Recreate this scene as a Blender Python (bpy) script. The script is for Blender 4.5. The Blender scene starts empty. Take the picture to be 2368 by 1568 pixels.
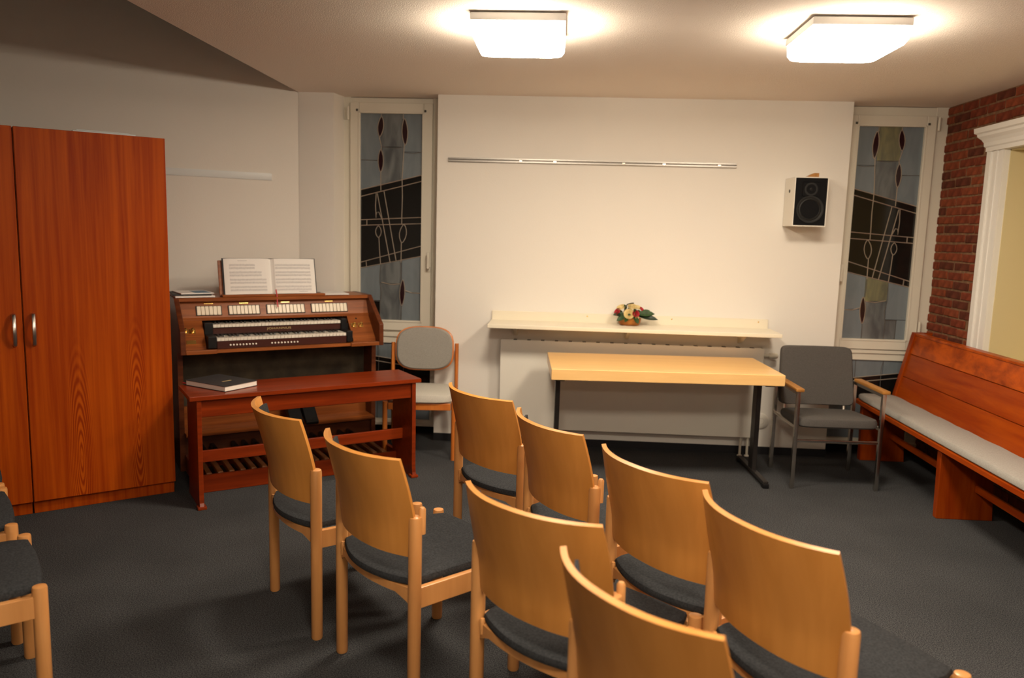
import bpy, bmesh, math, random
from mathutils import Vector, Matrix
random.seed(7)
sc = bpy.context.scene
COL = sc.collection

# ---------------------------------------------------------------- camera
F_PX = 1809.3; PSI, TH, RO = -.0582, .1365, -.0276; CAM_H = 1.554
_f = Vector((math.sin(PSI)*math.cos(TH), math.cos(PSI)*math.cos(TH), -math.sin(TH)))
_r = Vector((math.cos(PSI), -math.sin(PSI), 0)); _d = _f.cross(_r)
_right = math.cos(RO)*_r + math.sin(RO)*_d
_down = -math.sin(RO)*_r + math.cos(RO)*_d
cam = bpy.data.cameras.new('camera'); cam_o = bpy.data.objects.new('camera', cam); COL.objects.link(cam_o)
cam.sensor_fit = 'HORIZONTAL'; cam.sensor_width = 36; cam.lens = 36*F_PX/2368
cam.clip_start = .05
_m = Matrix((_right, -_down, -_f)).transposed().to_4x4(); _m.translation = (0, 0, CAM_H)
cam_o.matrix_world = _m
cam.dof.use_dof = True; cam.dof.focus_distance = 3.4; cam.dof.aperture_fstop = 2.2
sc.camera = cam_o

# ---------------------------------------------------------------- world (night outside), exposure
w = bpy.data.worlds.new('night'); sc.world = w; w.use_nodes = True
w.node_tree.nodes['Background'].inputs[0].default_value = (.012, .016, .025, 1)
w.node_tree.nodes['Background'].inputs[1].default_value = .3
sc.view_settings.view_transform = 'Standard'; sc.view_settings.look = 'None'
sc.view_settings.gamma = 1; sc.view_settings.use_curve_mapping = False
sc.view_settings.exposure = 0.06
LAMP = 73.0                      # radiance of the lamp diffusers
LAMP_REAR = 62.0                 # the pair overhead behind the camera
LAMP_FILL = 42.0                 # added unseen pair of fill lights, to brighten the chair backs
LAMP_COL = (1.0, .85, .655)

# ---------------------------------------------------------------- materials
def s2l(c):
    return tuple(((x/255)/12.92 if x/255 <= .04045 else ((x/255+.055)/1.055)**2.4) for x in c)
def newmat(name):
    m = bpy.data.materials.new(name); m.use_nodes = True
    nt = m.node_tree; return m, nt, nt.nodes['Principled BSDF']
def plain(name, col, rough=.5, metal=0, noise=0, nscale=20, bump=0, bscale=200, spec=.5, coat=0):
    m, nt, b = newmat(name)
    b.inputs['Roughness'].default_value = rough; b.inputs['Metallic'].default_value = metal
    b.inputs['Specular IOR Level'].default_value = spec
    b.inputs['Coat Weight'].default_value = coat; b.inputs['Coat Roughness'].default_value = .15
    b.inputs['Base Color'].default_value = (*col, 1)
    tc = nt.nodes.new('ShaderNodeTexCoord')
    if noise:
        n = nt.nodes.new('ShaderNodeTexNoise'); n.inputs['Scale'].default_value = nscale; n.inputs['Detail'].default_value = 4
        r = nt.nodes.new('ShaderNodeValToRGB')
        r.color_ramp.elements[0].position = .3; r.color_ramp.elements[1].position = .7
        r.color_ramp.elements[0].color = (*[x*(1-noise) for x in col], 1)
        r.color_ramp.elements[1].color = (*[min(1, x*(1+noise)) for x in col], 1)
        nt.links.new(tc.outputs['Object'], n.inputs['Vector']); nt.links.new(n.outputs['Fac'], r.inputs[0])
        nt.links.new(r.outputs[0], b.inputs['Base Color'])
    if bump:
        n2 = nt.nodes.new('ShaderNodeTexNoise'); n2.inputs['Scale'].default_value = bscale; n2.inputs['Detail'].default_value = 3
        bp = nt.nodes.new('ShaderNodeBump'); bp.inputs['Strength'].default_value = bump; bp.inputs['Distance'].default_value = .004
        nt.links.new(tc.outputs['Object'], n2.inputs['Vector']); nt.links.new(n2.outputs['Fac'], bp.inputs['Height'])
        nt.links.new(bp.outputs[0], b.inputs['Normal'])
    return m
def wood(name, dark, light, stretch=(14, 14, 1.1), rough=.38, coat=.0, pos=(.3, .72), rings=None, detail=5, spec=.5):
    """grain: noise stretched along one object axis; rings = list of (x,z, sx,sz) cathedral centres"""
    m, nt, b = newmat(name)
    b.inputs['Roughness'].default_value = rough; b.inputs['Coat Weight'].default_value = coat
    b.inputs['Specular IOR Level'].default_value = spec
    b.inputs['Coat Roughness'].default_value = .12
    tc = nt.nodes.new('ShaderNodeTexCoord')
    mp = nt.nodes.new('ShaderNodeMapping'); mp.inputs['Scale'].default_value = stretch
    n = nt.nodes.new('ShaderNodeTexNoise'); n.inputs['Scale'].default_value = 2.2; n.inputs['Detail'].default_value = detail
    n.inputs['Roughness'].default_value = .6; n.inputs['Distortion'].default_value = .4
    nt.links.new(tc.outputs['Object'], mp.inputs[0]); nt.links.new(mp.outputs[0], n.inputs['Vector'])
    fac = n.outputs['Fac']
    if rings:
        for (x, z, sx, sz) in rings:
            mq = nt.nodes.new('ShaderNodeMapping'); mq.vector_type = 'POINT'
            mq.inputs['Location'].default_value = (-x*sx, 0, -z*sz); mq.inputs['Scale'].default_value = (sx, 0, sz)
            wv = nt.nodes.new('ShaderNodeTexWave'); wv.wave_type = 'RINGS'; wv.rings_direction = 'SPHERICAL'
            wv.inputs['Scale'].default_value = 5.5; wv.inputs['Distortion'].default_value = 1.2
            wv.inputs['Detail'].default_value = 2; wv.inputs['Detail Scale'].default_value = 1.3
            nt.links.new(tc.outputs['Object'], mq.inputs[0]); nt.links.new(mq.outputs[0], wv.inputs['Vector'])
            # fade the rings out away from their centre
            ln = nt.nodes.new('ShaderNodeVectorMath'); ln.operation = 'LENGTH'; nt.links.new(mq.outputs[0], ln.inputs[0])
            mr = nt.nodes.new('ShaderNodeMapRange'); mr.inputs[1].default_value = .22; mr.inputs[2].default_value = .55
            mr.inputs[3].default_value = .55; mr.inputs[4].default_value = 0
            nt.links.new(ln.outputs['Value'], mr.inputs[0])
            mu = nt.nodes.new('ShaderNodeMath'); mu.operation = 'MULTIPLY_ADD'
            sb = nt.nodes.new('ShaderNodeMath'); sb.operation = 'SUBTRACT'; sb.inputs[1].default_value = .5
            nt.links.new(wv.outputs['Fac'], sb.inputs[0])
            nt.links.new(sb.outputs[0], mu.inputs[0]); nt.links.new(mr.outputs[0], mu.inputs[1]); nt.links.new(fac, mu.inputs[2])
            fac = mu.outputs[0]
    r = nt.nodes.new('ShaderNodeValToRGB')
    r.color_ramp.elements[0].position, r.color_ramp.elements[1].position = pos
    r.color_ramp.elements[0].color = (*dark, 1); r.color_ramp.elements[1].color = (*light, 1)
    nt.links.new(fac, r.inputs[0]); nt.links.new(r.outputs[0], b.inputs['Base Color'])
    return m
def emis(name, col, strength):
    m, nt, b = newmat(name)
    b.inputs['Base Color'].default_value = (.8, .8, .8, 1); b.inputs['Emission Color'].default_value = (*col, 1)
    g = nt.nodes.new('ShaderNodeNewGeometry'); sx = nt.nodes.new('ShaderNodeSeparateXYZ'); nt.links.new(g.outputs['True Normal'], sx.inputs[0])
    mr = nt.nodes.new('ShaderNodeMapRange'); mr.inputs[1].default_value = 0; mr.inputs[2].default_value = -.9
    mr.inputs[3].default_value = strength*.42; mr.inputs[4].default_value = strength
    nt.links.new(sx.outputs['Z'], mr.inputs[0]); nt.links.new(mr.outputs[0], b.inputs['Emission Strength'])
    return m
def carpet_mat():
    m, nt, b = newmat('carpet'); b.inputs['Roughness'].default_value = 1; b.inputs['Specular IOR Level'].default_value = .0
    tc = nt.nodes.new('ShaderNodeTexCoord')
    n = nt.nodes.new('ShaderNodeTexNoise'); n.inputs['Scale'].default_value = 210; n.inputs['Detail'].default_value = 4; n.inputs['Roughness'].default_value = .7
    r = nt.nodes.new('ShaderNodeValToRGB')
    e = r.color_ramp.elements; e[0].position = .36; e[1].position = .66
    e[0].color = (.018, .0195, .023, 1); e[1].color = (.115, .117, .122, 1)
    n2 = nt.nodes.new('ShaderNodeTexNoise'); n2.inputs['Scale'].default_value = 1.7; n2.inputs['Detail'].default_value = 3
    mx = nt.nodes.new('ShaderNodeMixRGB'); mx.blend_type = 'MULTIPLY'; mx.inputs[0].default_value = .5
    r2 = nt.nodes.new('ShaderNodeValToRGB'); r2.color_ramp.elements[0].color = (.6, .6, .6, 1); r2.color_ramp.elements[0].position = .3; r2.color_ramp.elements[1].position = .65
    bp = nt.nodes.new('ShaderNodeBump'); bp.inputs['Strength'].default_value = .5; bp.inputs['Distance'].default_value = .004
    L = nt.links.new
    L(tc.outputs['Object'], n.inputs['Vector']); L(tc.outputs['Object'], n2.inputs['Vector']); L(n.outputs['Fac'], r.inputs[0]); L(n2.outputs['Fac'], r2.inputs[0])
    L(r.outputs[0], mx.inputs[1]); L(r2.outputs[0], mx.inputs[2]); L(mx.outputs[0], b.inputs['Base Color'])
    L(n.outputs['Fac'], bp.inputs['Height']); L(bp.outputs[0], b.inputs['Normal'])
    return m
def streak_glass(name, c0, c1, rough=.18):
    m, nt, b = newmat(name); b.inputs['Roughness'].default_value = rough; b.inputs['Specular IOR Level'].default_value = .6
    tc = nt.nodes.new('ShaderNodeTexCoord'); mp = nt.nodes.new('ShaderNodeMapping')
    mp.inputs['Rotation'].default_value = (0, .7, 0); mp.inputs['Scale'].default_value = (9, 9, 2.2)
    n = nt.nodes.new('ShaderNodeTexNoise'); n.inputs['Scale'].default_value = 1.6; n.inputs['Detail'].default_value = 3; n.inputs['Distortion'].default_value = 1
    r = nt.nodes.new('ShaderNodeValToRGB'); r.color_ramp.elements[0].position = .35; r.color_ramp.elements[1].position = .7
    r.color_ramp.elements[0].color = (*c0, 1); r.color_ramp.elements[1].color = (*c1, 1)
    L = nt.links.new; L(tc.outputs['Object'], mp.inputs[0]); L(mp.outputs[0], n.inputs['Vector']); L(n.outputs['Fac'], r.inputs[0]); L(r.outputs[0], b.inputs['Base Color'])
    return m
M = {}
M['wall'] = plain('wall_paint', (.80, .77, .72), .9, bump=.15, bscale=140, spec=.2)
M['ceil'] = plain('ceiling_roughcast', (.90, .82, .745), .95, bump=.5, bscale=170, spec=.1)
M['carpet'] = carpet_mat()
M['lowbounce_ceil'] = plain('low_bounce_ceiling', (.05, .03, .018), .7)  # unseen upper ceiling, coloured dark to cut the bounced light
M['lowbounce_wall'] = plain('low_bounce_wall', (.12, .085, .06), .9)  # unseen bulkhead and left wall, darkened so the upper slanting wall stays dim
M['skirt'] = plain('carpet_skirting', (.025, .025, .028), 1, spec=.1)
M['beech'] = wood('beech', (.56, .245, .075), (.70, .34, .118), (10, 10, 1.0), .34, coat=.2, pos=(.25, .8))
M['beech_ply'] = wood('beech_plywood', (.54, .218, .040), (.72, .315, .072), (5, 5, .55), .36, coat=.1, spec=.45, pos=(.25, .8), detail=3)
M['seat'] = plain('charcoal_fabric', (.035, .037, .041), .95, noise=.35, nscale=160, bump=.4, bscale=500, spec=.15)
M['table'] = wood('table_beech', (.84, .50, .19), (.95, .63, .27), (1.0, 12, 12), .3, coat=.2, pos=(.2, .85))
M['black_metal'] = plain('black_steel', (.02, .017, .016), .38, spec=.5)
M['wardrobe'] = wood('cherry_veneer', (.28, .030, .001), (.50, .088, .003), (13, 13, .36), .42, spec=.12, coat=.0, pos=(.32, .70),
                     rings=[(-.47, .28, 7.5, .80), (-.185, .42, 8.5, .85)], detail=6)
M['wardrobe_side'] = wood('cherry_veneer_plain', (.26, .028, .001), (.46, .078, .003), (17, 17, .42), .42, spec=.12)
M['organ'] = wood('organ_mahogany', (.17, .042, .008), (.36, .105, .022), (.9, 16, 16), .4, coat=.05, spec=.35)
M['organ_dark'] = wood('organ_walnut', (.07, .016, .005), (.16, .042, .012), (.9, 14, 14), .36, coat=.1, spec=.35)
M['bench'] = wood('red_mahogany', (.155, .018, .003), (.28, .036, .005), (.9, 14, 14), .28, coat=.04, spec=.25)
M['key_w'] = plain('ivory_plastic', (.80, .76, .68), .22)
M['key_b'] = plain('ebony_plastic', (.012, .012, .013), .2)
M['keyslip'] = plain('dark_red_lacquer', (.055, .016, .012), .3)
M['tab'] = plain('stop_tab_ivory', (.80, .72, .58), .35)
M['brass'] = plain('brass', (.75, .5, .16), .25, metal=1)
M['gold'] = plain('gilt_lettering', (.55, .42, .2), .4)
M['grille'] = plain('speaker_cloth', (.05, .036, .02), .8, noise=.5, nscale=9, bump=.3, bscale=60)
M['black'] = plain('black_plastic', (.008, .008, .009), .45, spec=.25)
M['paper'] = plain('paper', (.82, .80, .78), .8)
M['print'] = plain('printed_ink', (.60, .59, .60), .9)
M['ribbon'] = plain('red_ribbon', (.45, .01, .02), .5)
M['bookcover'] = plain('dark_cloth_cover', (.02, .022, .026), .6)
M['pages'] = plain('page_block', (.85, .80, .74), .8)
M['blue'] = plain('blue_print', (.05, .16, .28), .5)
M['cream'] = plain('cream_lacquer', (.80, .74, .60), .4)
M['rad'] = plain('radiator_enamel', (.78, .75, .68), .4)
M['frame'] = plain('window_lacquer', (.72, .68, .58), .38)
M['casing'] = plain('casing_paint', (.78, .76, .72), .5)
M['reveal'] = plain('cream_yellow_paint', (.64, .545, .31), .8)
M['alu'] = plain('aluminium', (.40, .38, .36), .38, metal=.75)
M['plastic_rail'] = plain('pale_plastic', (.66, .69, .70), .35)
M['chrome'] = plain('brushed_chrome', (.62, .58, .52), .22, metal=1)
M['handle'] = plain('satin_nickel', (.66, .63, .60), .3, metal=1)
M['armfab'] = plain('taupe_fabric', (.088, .082, .078), .95, noise=.15, nscale=200, bump=.3, bscale=500, spec=.15)
M['armwood'] = wood('oiled_oak', s2l((150, 100, 44)), s2l((190, 134, 66)), (12, 1, 12), .4)
M['greyfab'] = plain('grey_fabric', (.30, .285, .26), .95, noise=.10, nscale=180, bump=.3, bscale=500, spec=.15)
M['lightfab'] = plain('light_grey_fabric', (.52, .50, .45), .95, noise=.08, nscale=180, bump=.3, bscale=500, spec=.15)
M['orangewood'] = wood('varnished_beech', s2l((186, 98, 34)), s2l((212, 128, 56)), (10, 10, 1), .3, coat=.3)
M['pew'] = wood('pew_pine', (.22, .022, .001), (.39, .068, .003), (9, .8, 9), .34, coat=.0, pos=(.28, .75), spec=.16)
M['pew_top'] = wood('pew_pine_knotty', (.14, .014, .001), (.47, .08, .003), (7, 3.5, 7), .34, coat=.0, pos=(.22, .62), spec=.16)
M['pew_v'] = wood('pew_pine_upright', (.20, .020, .001), (.36, .060, .003), (9, 9, .8), .34, pos=(.28, .75), spec=.16)
M['pewpad'] = plain('pew_pad_fabric', (.36, .345, .32), .95, noise=.10, nscale=150, bump=.3, bscale=500, spec=.15)
M['mortar'] = plain('mortar', (.22, .125, .070), .95, noise=.3, nscale=30, bump=.5, bscale=120, spec=.1)
M['brick_a'] = plain('brick_red', (.185, .042, .020), .9, noise=.35, nscale=18, bump=.5, bscale=70, spec=.15)
M['brick_b'] = plain('brick_orange', (.23, .056, .024), .9, noise=.3, nscale=20, bump=.5, bscale=70, spec=.15)
M['brick_c'] = plain('brick_dark', (.115, .032, .018), .9, noise=.4, nscale=14, bump=.5, bscale=70, spec=.15)
M['spk_white'] = plain('white_laminate', (.78, .75, .68), .45)
M['spk_cone'] = plain('paper_cone', (.012, .012, .012), .6, spec=.3)
M['spk_black'] = plain('black_baffle', (.004, .004, .005), .7, spec=.15)
M['came'] = plain('lead_came', (.55, .48, .40), .35, metal=.7)
M['came_dim'] = plain('lead_came_dull', (.16, .15, .14), .45, metal=.5)
M['g_grey'] = streak_glass('grey_blue_reflection_glass', (.145, .175, .20), (.18, .212, .235), .38)  # reflection of the lit room is put into this grey-blue base colour
M['g_mid'] = streak_glass('streaky_grey_glass', (.075, .085, .092), (.17, .185, .19), .3)
M['g_black'] = plain('black_glass', (.008, .0075, .007), .12)
M['g_red'] = plain('dark_ruby_glass', (.022, .006, .009), .15)
M['g_yel'] = streak_glass('olive_yellow_glass', (.11, .11, .075), (.24, .23, .12), .3)
M['basket'] = wood('wicker', s2l((132, 70, 12)), s2l((190, 118, 36)), (3, 3, 60), .5)
M['rose_c'] = plain('cream_petal', (.84, .70, .36), .6)
M['rose_r'] = plain('crimson_petal', (.50, .03, .045), .6)
M['leaf'] = plain('green_leaf', (.045, .11, .025), .45, noise=.4, nscale=60)
M['leaf_d'] = plain('dark_green_leaf', (.02, .045, .018), .4)
M['twig'] = plain('dark_twig', (.05, .045, .035), .5)
M['diff_front'] = emis('lamp_diffuser', LAMP_COL, LAMP)
M['diff_rear'] = emis('lamp_diffuser_rear', LAMP_COL, LAMP_REAR)
M['diff_fill'] = emis('lamp_diffuser_fill', LAMP_COL, LAMP_FILL)
M['lamp_body'] = plain('lamp_housing', (.75, .75, .74), .4)
M['plumb'] = plain('pipe_enamel', (.72, .68, .58), .4)
M['ped_nat'] = wood('pedal_oak', s2l((104, 58, 26)), s2l((140, 84, 40)), (16, 1, 16), .35, coat=.2)
M['night'] = plain('night_void', (.01, .012, .016), .9)

# ---------------------------------------------------------------- mesh helpers
class MB:
    def __init__(s): s.bm = bmesh.new(); s.bev = False
    def add(s, vs, fs):
        v = [s.bm.verts.new(p) for p in vs]
        for f in fs:
            try: s.bm.faces.new([v[i] for i in f])
            except ValueError: pass
        return v
    def box(s, x0, x1, y0, y1, z0, z1, bev=0, seg=2, mat=None):
        vs = [(x, y, z) for x in (x0, x1) for y in (y0, y1) for z in (z0, z1)]
        if mat: vs = [mat @ Vector(p) for p in vs]
        fs = [(0, 1, 3, 2), (4, 6, 7, 5), (0, 4, 5, 1), (2, 3, 7, 6), (0, 2, 6, 4), (1, 5, 7, 3)]
        v = s.add(vs, fs)
        if bev:
            s.bev = True
            e = list({e for q in v for e in q.link_edges})
            bmesh.ops.bevel(s.bm, geom=e, offset=bev, segments=seg, affect='EDGES', profile=.5)
        return s
    def prism(s, poly, axis, a0, a1, bev=0, seg=2):
        """poly: 2D points in the two other axes (x:(y,z) y:(x,z) z:(x,y))"""
        def P(p, a):
            return {'x': (a, p[0], p[1]), 'y': (p[0], a, p[1]), 'z': (p[0], p[1], a)}[axis]
        n = len(poly)
        vs = [P(p, a0) for p in poly] + [P(p, a1) for p in poly]
        fs = [tuple(range(n)), tuple(range(2*n-1, n-1, -1))] + [(i, (i+1) % n, n+(i+1) % n, n+i) for i in range(n)]
        v = s.add(vs, fs)
        if bev:
            s.bev = True
            e = list({e for q in v for e in q.link_edges})
            bmesh.ops.bevel(s.bm, geom=e, offset=bev, segments=seg, affect='EDGES', profile=.5)
        return s
    def tube(s, pts, r, seg=8, closed=False, flat=None):
        pts = [Vector(p) for p in pts]; n = len(pts); rings = []
        rr = r if isinstance(r, (list, tuple)) else [r]*n
        up = None
        for i, p in enumerate(pts):
            a = pts[i-1] if (i > 0 or closed) else p
            b = pts[(i+1) % n] if (i < n-1 or closed) else p
            t = (b-a).normalized()
            if up is None:
                up = Vector((0, 0, 1)) if abs(t.z) < .9 else Vector((0, 1, 0))
            x = t.cross(up).normalized(); y = x.cross(t).normalized(); up = y
            k1, k2 = (1, 1) if not flat else flat
            rings.append([s.bm.verts.new(p + x*math.cos(2*math.pi*k/seg)*rr[i]*k1 + y*math.sin(2*math.pi*k/seg)*rr[i]*k2) for k in range(seg)])
        for i in range(n if closed else n-1):
            A, B = rings[i], rings[(i+1) % n]
            for k in range(seg):
                s.bm.faces.new((A[k], A[(k+1) % seg], B[(k+1) % seg], B[k]))
        if not closed:
            s.bm.faces.new(rings[0][::-1]); s.bm.faces.new(rings[-1])
        return s
    def loft(s, rings, cap=True, closed_ring=True):
        R = [[s.bm.verts.new(p) for p in r] for r in rings]; n = len(R[0])
        for A, B in zip(R, R[1:]):
            for k in range(n if closed_ring else n-1):
                s.bm.faces.new((A[k], A[(k+1) % n], B[(k+1) % n], B[k]))
        if cap: s.bm.faces.new(R[0][::-1]); s.bm.faces.new(R[-1])
        return s
    def lathe(s, prof, c=(0, 0, 0), seg=20, axis='z', cap=True):
        rings = []
        for (r, h) in prof:
            ring = []
            for k in range(seg):
                a = 2*math.pi*k/seg; u, v = r*math.cos(a), r*math.sin(a)
                p = {'z': (u, v, h), 'y': (u, h, v), 'x': (h, u, v)}[axis]
                ring.append((c[0]+p[0], c[1]+p[1], c[2]+p[2]))
            rings.append(ring)
        return s.loft(rings, cap)
    def shell(s, fn, nu, nv, th):
        def nrm(u, v):
            e = 1e-3
            a = Vector(fn(min(1, u+e), v))-Vector(fn(max(0, u-e), v)); b = Vector(fn(u, min(1, v+e)))-Vector(fn(u, max(0, v-e)))
            return a.cross(b).normalized()
        G = []
        for sg in (.5, -.5):
            G.append([[s.bm.verts.new(Vector(fn(i/nu, j/nv)) + nrm(i/nu, j/nv)*th*sg) for j in range(nv+1)] for i in range(nu+1)])
        for g, fl in ((G[0], 0), (G[1], 1)):
            for i in range(nu):
                for j in range(nv):
                    q = (g[i][j], g[i+1][j], g[i+1][j+1], g[i][j+1]); s.bm.faces.new(q[::-1] if fl else q)
        a, b = G
        bd = [(i, 0) for i in range(nu)] + [(nu, j) for j in range(nv)] + [(i, nv) for i in range(nu, 0, -1)] + [(0, j) for j in range(nv, 0, -1)]
        for k in range(len(bd)):
            i, j = bd[k]; i2, j2 = bd[(k+1) % len(bd)]
            s.bm.faces.new((a[i][j], b[i][j], b[i2][j2], a[i2][j2]))
        return s
    def build(s, name, mat, parent=None, smooth=True, ang=.7):
        bmesh.ops.recalc_face_normals(s.bm, faces=s.bm.faces)
        me = bpy.data.meshes.new(name); s.bm.to_mesh(me); s.bm.free()
        if smooth:
            for p in me.polygons: p.use_smooth = True
            me.set_sharp_from_angle(angle=ang)
        me.materials.append(M[mat] if isinstance(mat, str) else mat)
        o = bpy.data.objects.new(name, me); COL.objects.link(o)
        if smooth and s.bev:
            wn = o.modifiers.new('weighted_normals', 'WEIGHTED_NORMAL'); wn.keep_sharp = True; wn.weight = 100
        if parent: o.parent = parent
        return o
def tag(o, label, cat, group=None):
    o['label'] = label; o['category'] = cat
    if group: o['group'] = group
    return o
def thing(name, label, cat, loc=(0, 0, 0), rz=0, group=None):
    o = bpy.data.objects.new(name, None); o.empty_display_size = .1; COL.objects.link(o)
    o.location = loc; o.rotation_euler = (0, 0, rz)
    return tag(o, label, cat, group)
def struct(o, label=None):
    o['kind'] = 'structure'
    if label: o['label'] = label
    return o
def copy_tree(o, parent=None):
    c = o.copy(); COL.objects.link(c); c.parent = parent
    for ch in list(o.children): copy_tree(ch, c)
    return c
def inst(o, name, parent, loc, mat=None, scale=None, rot=None):
    c = bpy.data.objects.new(name, o.data); COL.objects.link(c); c.parent = parent; c.location = loc
    if rot: c.rotation_euler = rot
    if scale: c.scale = scale
    return c

# ---------------------------------------------------------------- the room
YB, ZC, XL, XR = 5.633, 2.493, -.894, 1.963
XC, XN = -1.896, -1.642              # corner with the slanting wall, edge of the left window niche
XBRICK = 2.674; YW = 6.0; YREAR = -2.3; XWEST = -4.3; ZHI = 3.5
AW = math.radians(31.75); DW = Vector((math.cos(AW), math.sin(AW), 0)); NW = Vector((-DW.y, DW.x, 0))
K = Vector((XC, 5.637, 0)); TW = (XC-XWEST)/DW.x
KE = K - DW*TW
struct(MB().box(XWEST-.2, 3.4, YREAR-.2, YW+.2, -.1, 0).build('floor', 'carpet'), 'dark grey speckled carpet')
struct(MB().box(XC, 3.4, YREAR-.2, YW+.2, ZC, ZC+.12).build('ceiling', 'ceil'), 'cream roughcast ceiling')
struct(MB().box(XWEST-.2, XC+.05, YREAR-.2, YW+.2, ZHI, ZHI+.1).build('ceiling_upper', 'lowbounce_ceil'))
struct(MB().box(XC, XC+.08, YREAR-.2, YW, ZC+.12, ZHI).build('wall_bulkhead', 'lowbounce_wall'))
struct(MB().box(XL, XR, YB, YW+.1, .0, ZC).build('wall_back', 'wall'), 'cream plaster wall between the two windows')
struct(MB().prism([(XC, YB), (XN, YB), (XN+.03, 5.80), (XN+.03, YW), (XC, YW)], 'z', 0, ZC).build('wall_pier', 'wall'))
a, b = K, KE
struct(MB().prism([(a.x, a.y), (a.x+.0, a.y+.3), (b.x+NW.x*.2, b.y+NW.y*.2+.2), (b.x, b.y)], 'z', 0, ZHI).build('wall_slanting', 'wall'))
struct(MB().box(XWEST-.2, XWEST, YREAR-.2, KE.y+.3, 0, ZHI).build('wall_left', 'lowbounce_wall'))
struct(MB().box(XWEST-.2, 3.4, YREAR-.2, YREAR, 0, ZHI).build('wall_rear', 'wall'))
struct(MB().box(XN+.03, XL, YW, YW+.1, 0, ZC).build('wall_outside_left', 'night'))
struct(MB().box(XR, XBRICK+.1, YW, YW+.1, 0, ZC).build('wall_outside_right', 'night'))
struct(MB().box(XL, XR, YB-.012, YB, 0, .055).build('baseboard_back', 'skirt'))
struct(MB().box(XC, XN, YB-.012, YB, 0, .055).build('baseboard_pier', 'skirt'))
o = MB().box(0, TW, -.012, 0, 0, .055).build('baseboard_slanting', 'skirt'); o.location = KE; o.rotation_euler = (0, 0, AW); struct(o)

# brick wall with the cased opening
OY0, OY1, OZ0, OZ1 = 3.55, 4.98, .78, 2.13      # opening
wr = MB()
X2 = XBRICK+.62
wr.box(XBRICK, X2, OY1, YW, 0, ZC); wr.box(XBRICK, X2, YREAR, OY0, 0, ZC)
wr.box(XBRICK, X2, OY0, OY1, 0, OZ0); wr.box(XBRICK, X2, OY0, OY1, OZ1, ZC)
wall_r = struct(wr.build('wall_right', 'mortar', smooth=False), 'old red brick wall')
rv = MB()
rv.box(XBRICK-.002, XBRICK+.60, OY1-.012, OY1, OZ0, OZ1); rv.box(XBRICK-.002, XBRICK+.60, OY0, OY0+.012, OZ0, OZ1)
rv.box(XBRICK-.002, XBRICK+.60, OY0, OY1, OZ1-.012, OZ1); rv.box(XBRICK-.002, XBRICK+.60, OY0, OY1, OZ0, OZ0+.012)
rv.box(XBRICK+.60, X2, OY0, OY1, OZ0, OZ1)
struct(rv.build('wall_niche', 'reveal', smooth=False), 'cream yellow plastered niche in the brick wall')
PB, LB, DB = .0625, .205, .007
protos = []
for mi, mn in enumerate(('brick_a', 'brick_b', 'brick_c')):
    p = MB().box(-DB, .004, -.0955, .0955, -.0255, .0255, .004, 1).build('brick', mn, smooth=False); protos.append(p)
used = [False]*3
stuff = MB()
row = 0; z = ZC-.032
rb = random.Random(3)
while z > .03:
    off = (row % 2)*LB/2 + rb.uniform(-.02, .02)
    y = YW-.1 - off
    while y > YREAR:
        hy, hz = .0955, .0255
        inside_open = (OY0-.19 < y-hy and y+hy < OY1+.02 and OZ0-.09 < z-hz and z+hz < OZ1+.15) 
        over_open = (y+hy > OY0-.02 and y-hy < OY1+.10 and z+hz > OZ0-.02 and z-hz < OZ1+.02)
        yc, fy = y, 1.0
        if y+hy > 5.815: top_ = 5.815; bot_ = y-hy; yc = (top_+bot_)/2; fy = (top_-bot_)/(2*hy)
        if not inside_open and not over_open and fy > .12:
            vis = y > 4.35 and z > .78
            k = rb.choices((0, 1, 2), (5, 3, 2))[0]
            jx, jz = rb.uniform(-.003, .003), rb.uniform(-.003, .003)
            if vis:
                if not used[k]:
                    o = protos[k]; used[k] = True; o.parent = wall_r; o.location = (XBRICK+jx, yc, z+jz)
                else:
                    o = inst(protos[k], 'brick', wall_r, (XBRICK+jx, yc, z+jz), rot=(rb.uniform(-.015, .015), 0, 0))
                o.scale = (1, fy*rb.uniform(.96, 1.03), rb.uniform(.93, 1.03))
            else:
                stuff.box(XBRICK-DB+jx, XBRICK+.004, y-hy, y+hy, z-hz, z+hz)
        y -= LB
    z -= PB; row += 1
o = stuff.build('brick_courses', 'brick_a', wall_r, smooth=False); o['kind'] = 'stuff'
# casing and cornice
cs = MB()
XCf = XBRICK-.032
cs.box(XCf, XBRICK+.004, OY1-.005, OY1+.18, OZ0-.0, OZ1)
cs.box(XCf-.012, XBRICK, OY1+.135, OY1+.18, OZ0, OZ1); cs.box(XCf-.008, XBRICK, OY1-.004, OY1+.03, OZ0, OZ1)
cs.box(XCf-.006, XBRICK, OY1+.07, OY1+.10, OZ0, OZ1)
cs.box(XCf, XBRICK+.004, OY0-.18, OY0+.005, OZ0, OZ1); cs.box(XCf-.012, XBRICK, OY0-.18, OY0-.135, OZ0, OZ1)
struct(cs.build('trim_1', 'casing', smooth=False), 'white moulded casing of the niche')
cr = MB()
prof = [(0, .0, OZ1-.004), (.006, .022, OZ1-.004), (.006, .022, OZ1+.02), (.016, .03, OZ1+.028), (.018, .032, OZ1+.05), (.03, .042, OZ1+.07), (.05, .058, OZ1+.088),
        (.055, .06, OZ1+.104), (.068, .072, OZ1+.112), (.072, .074, OZ1+.142), (.0, .0, OZ1+.142)]
r0 = [(XBRICK+.002-.03*(1 if i not in (0, 10) else 0)-dx, OY0-.18-dy, zz) for i, (dy, dx, zz) in enumerate(prof)]
r1 = [(XBRICK+.002-.03*(1 if i not in (0, 10) else 0)-dx, OY1+.18+dy, zz) for i, (dy, dx, zz) in enumerate(prof)]
cr.loft([r0, r1])
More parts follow.
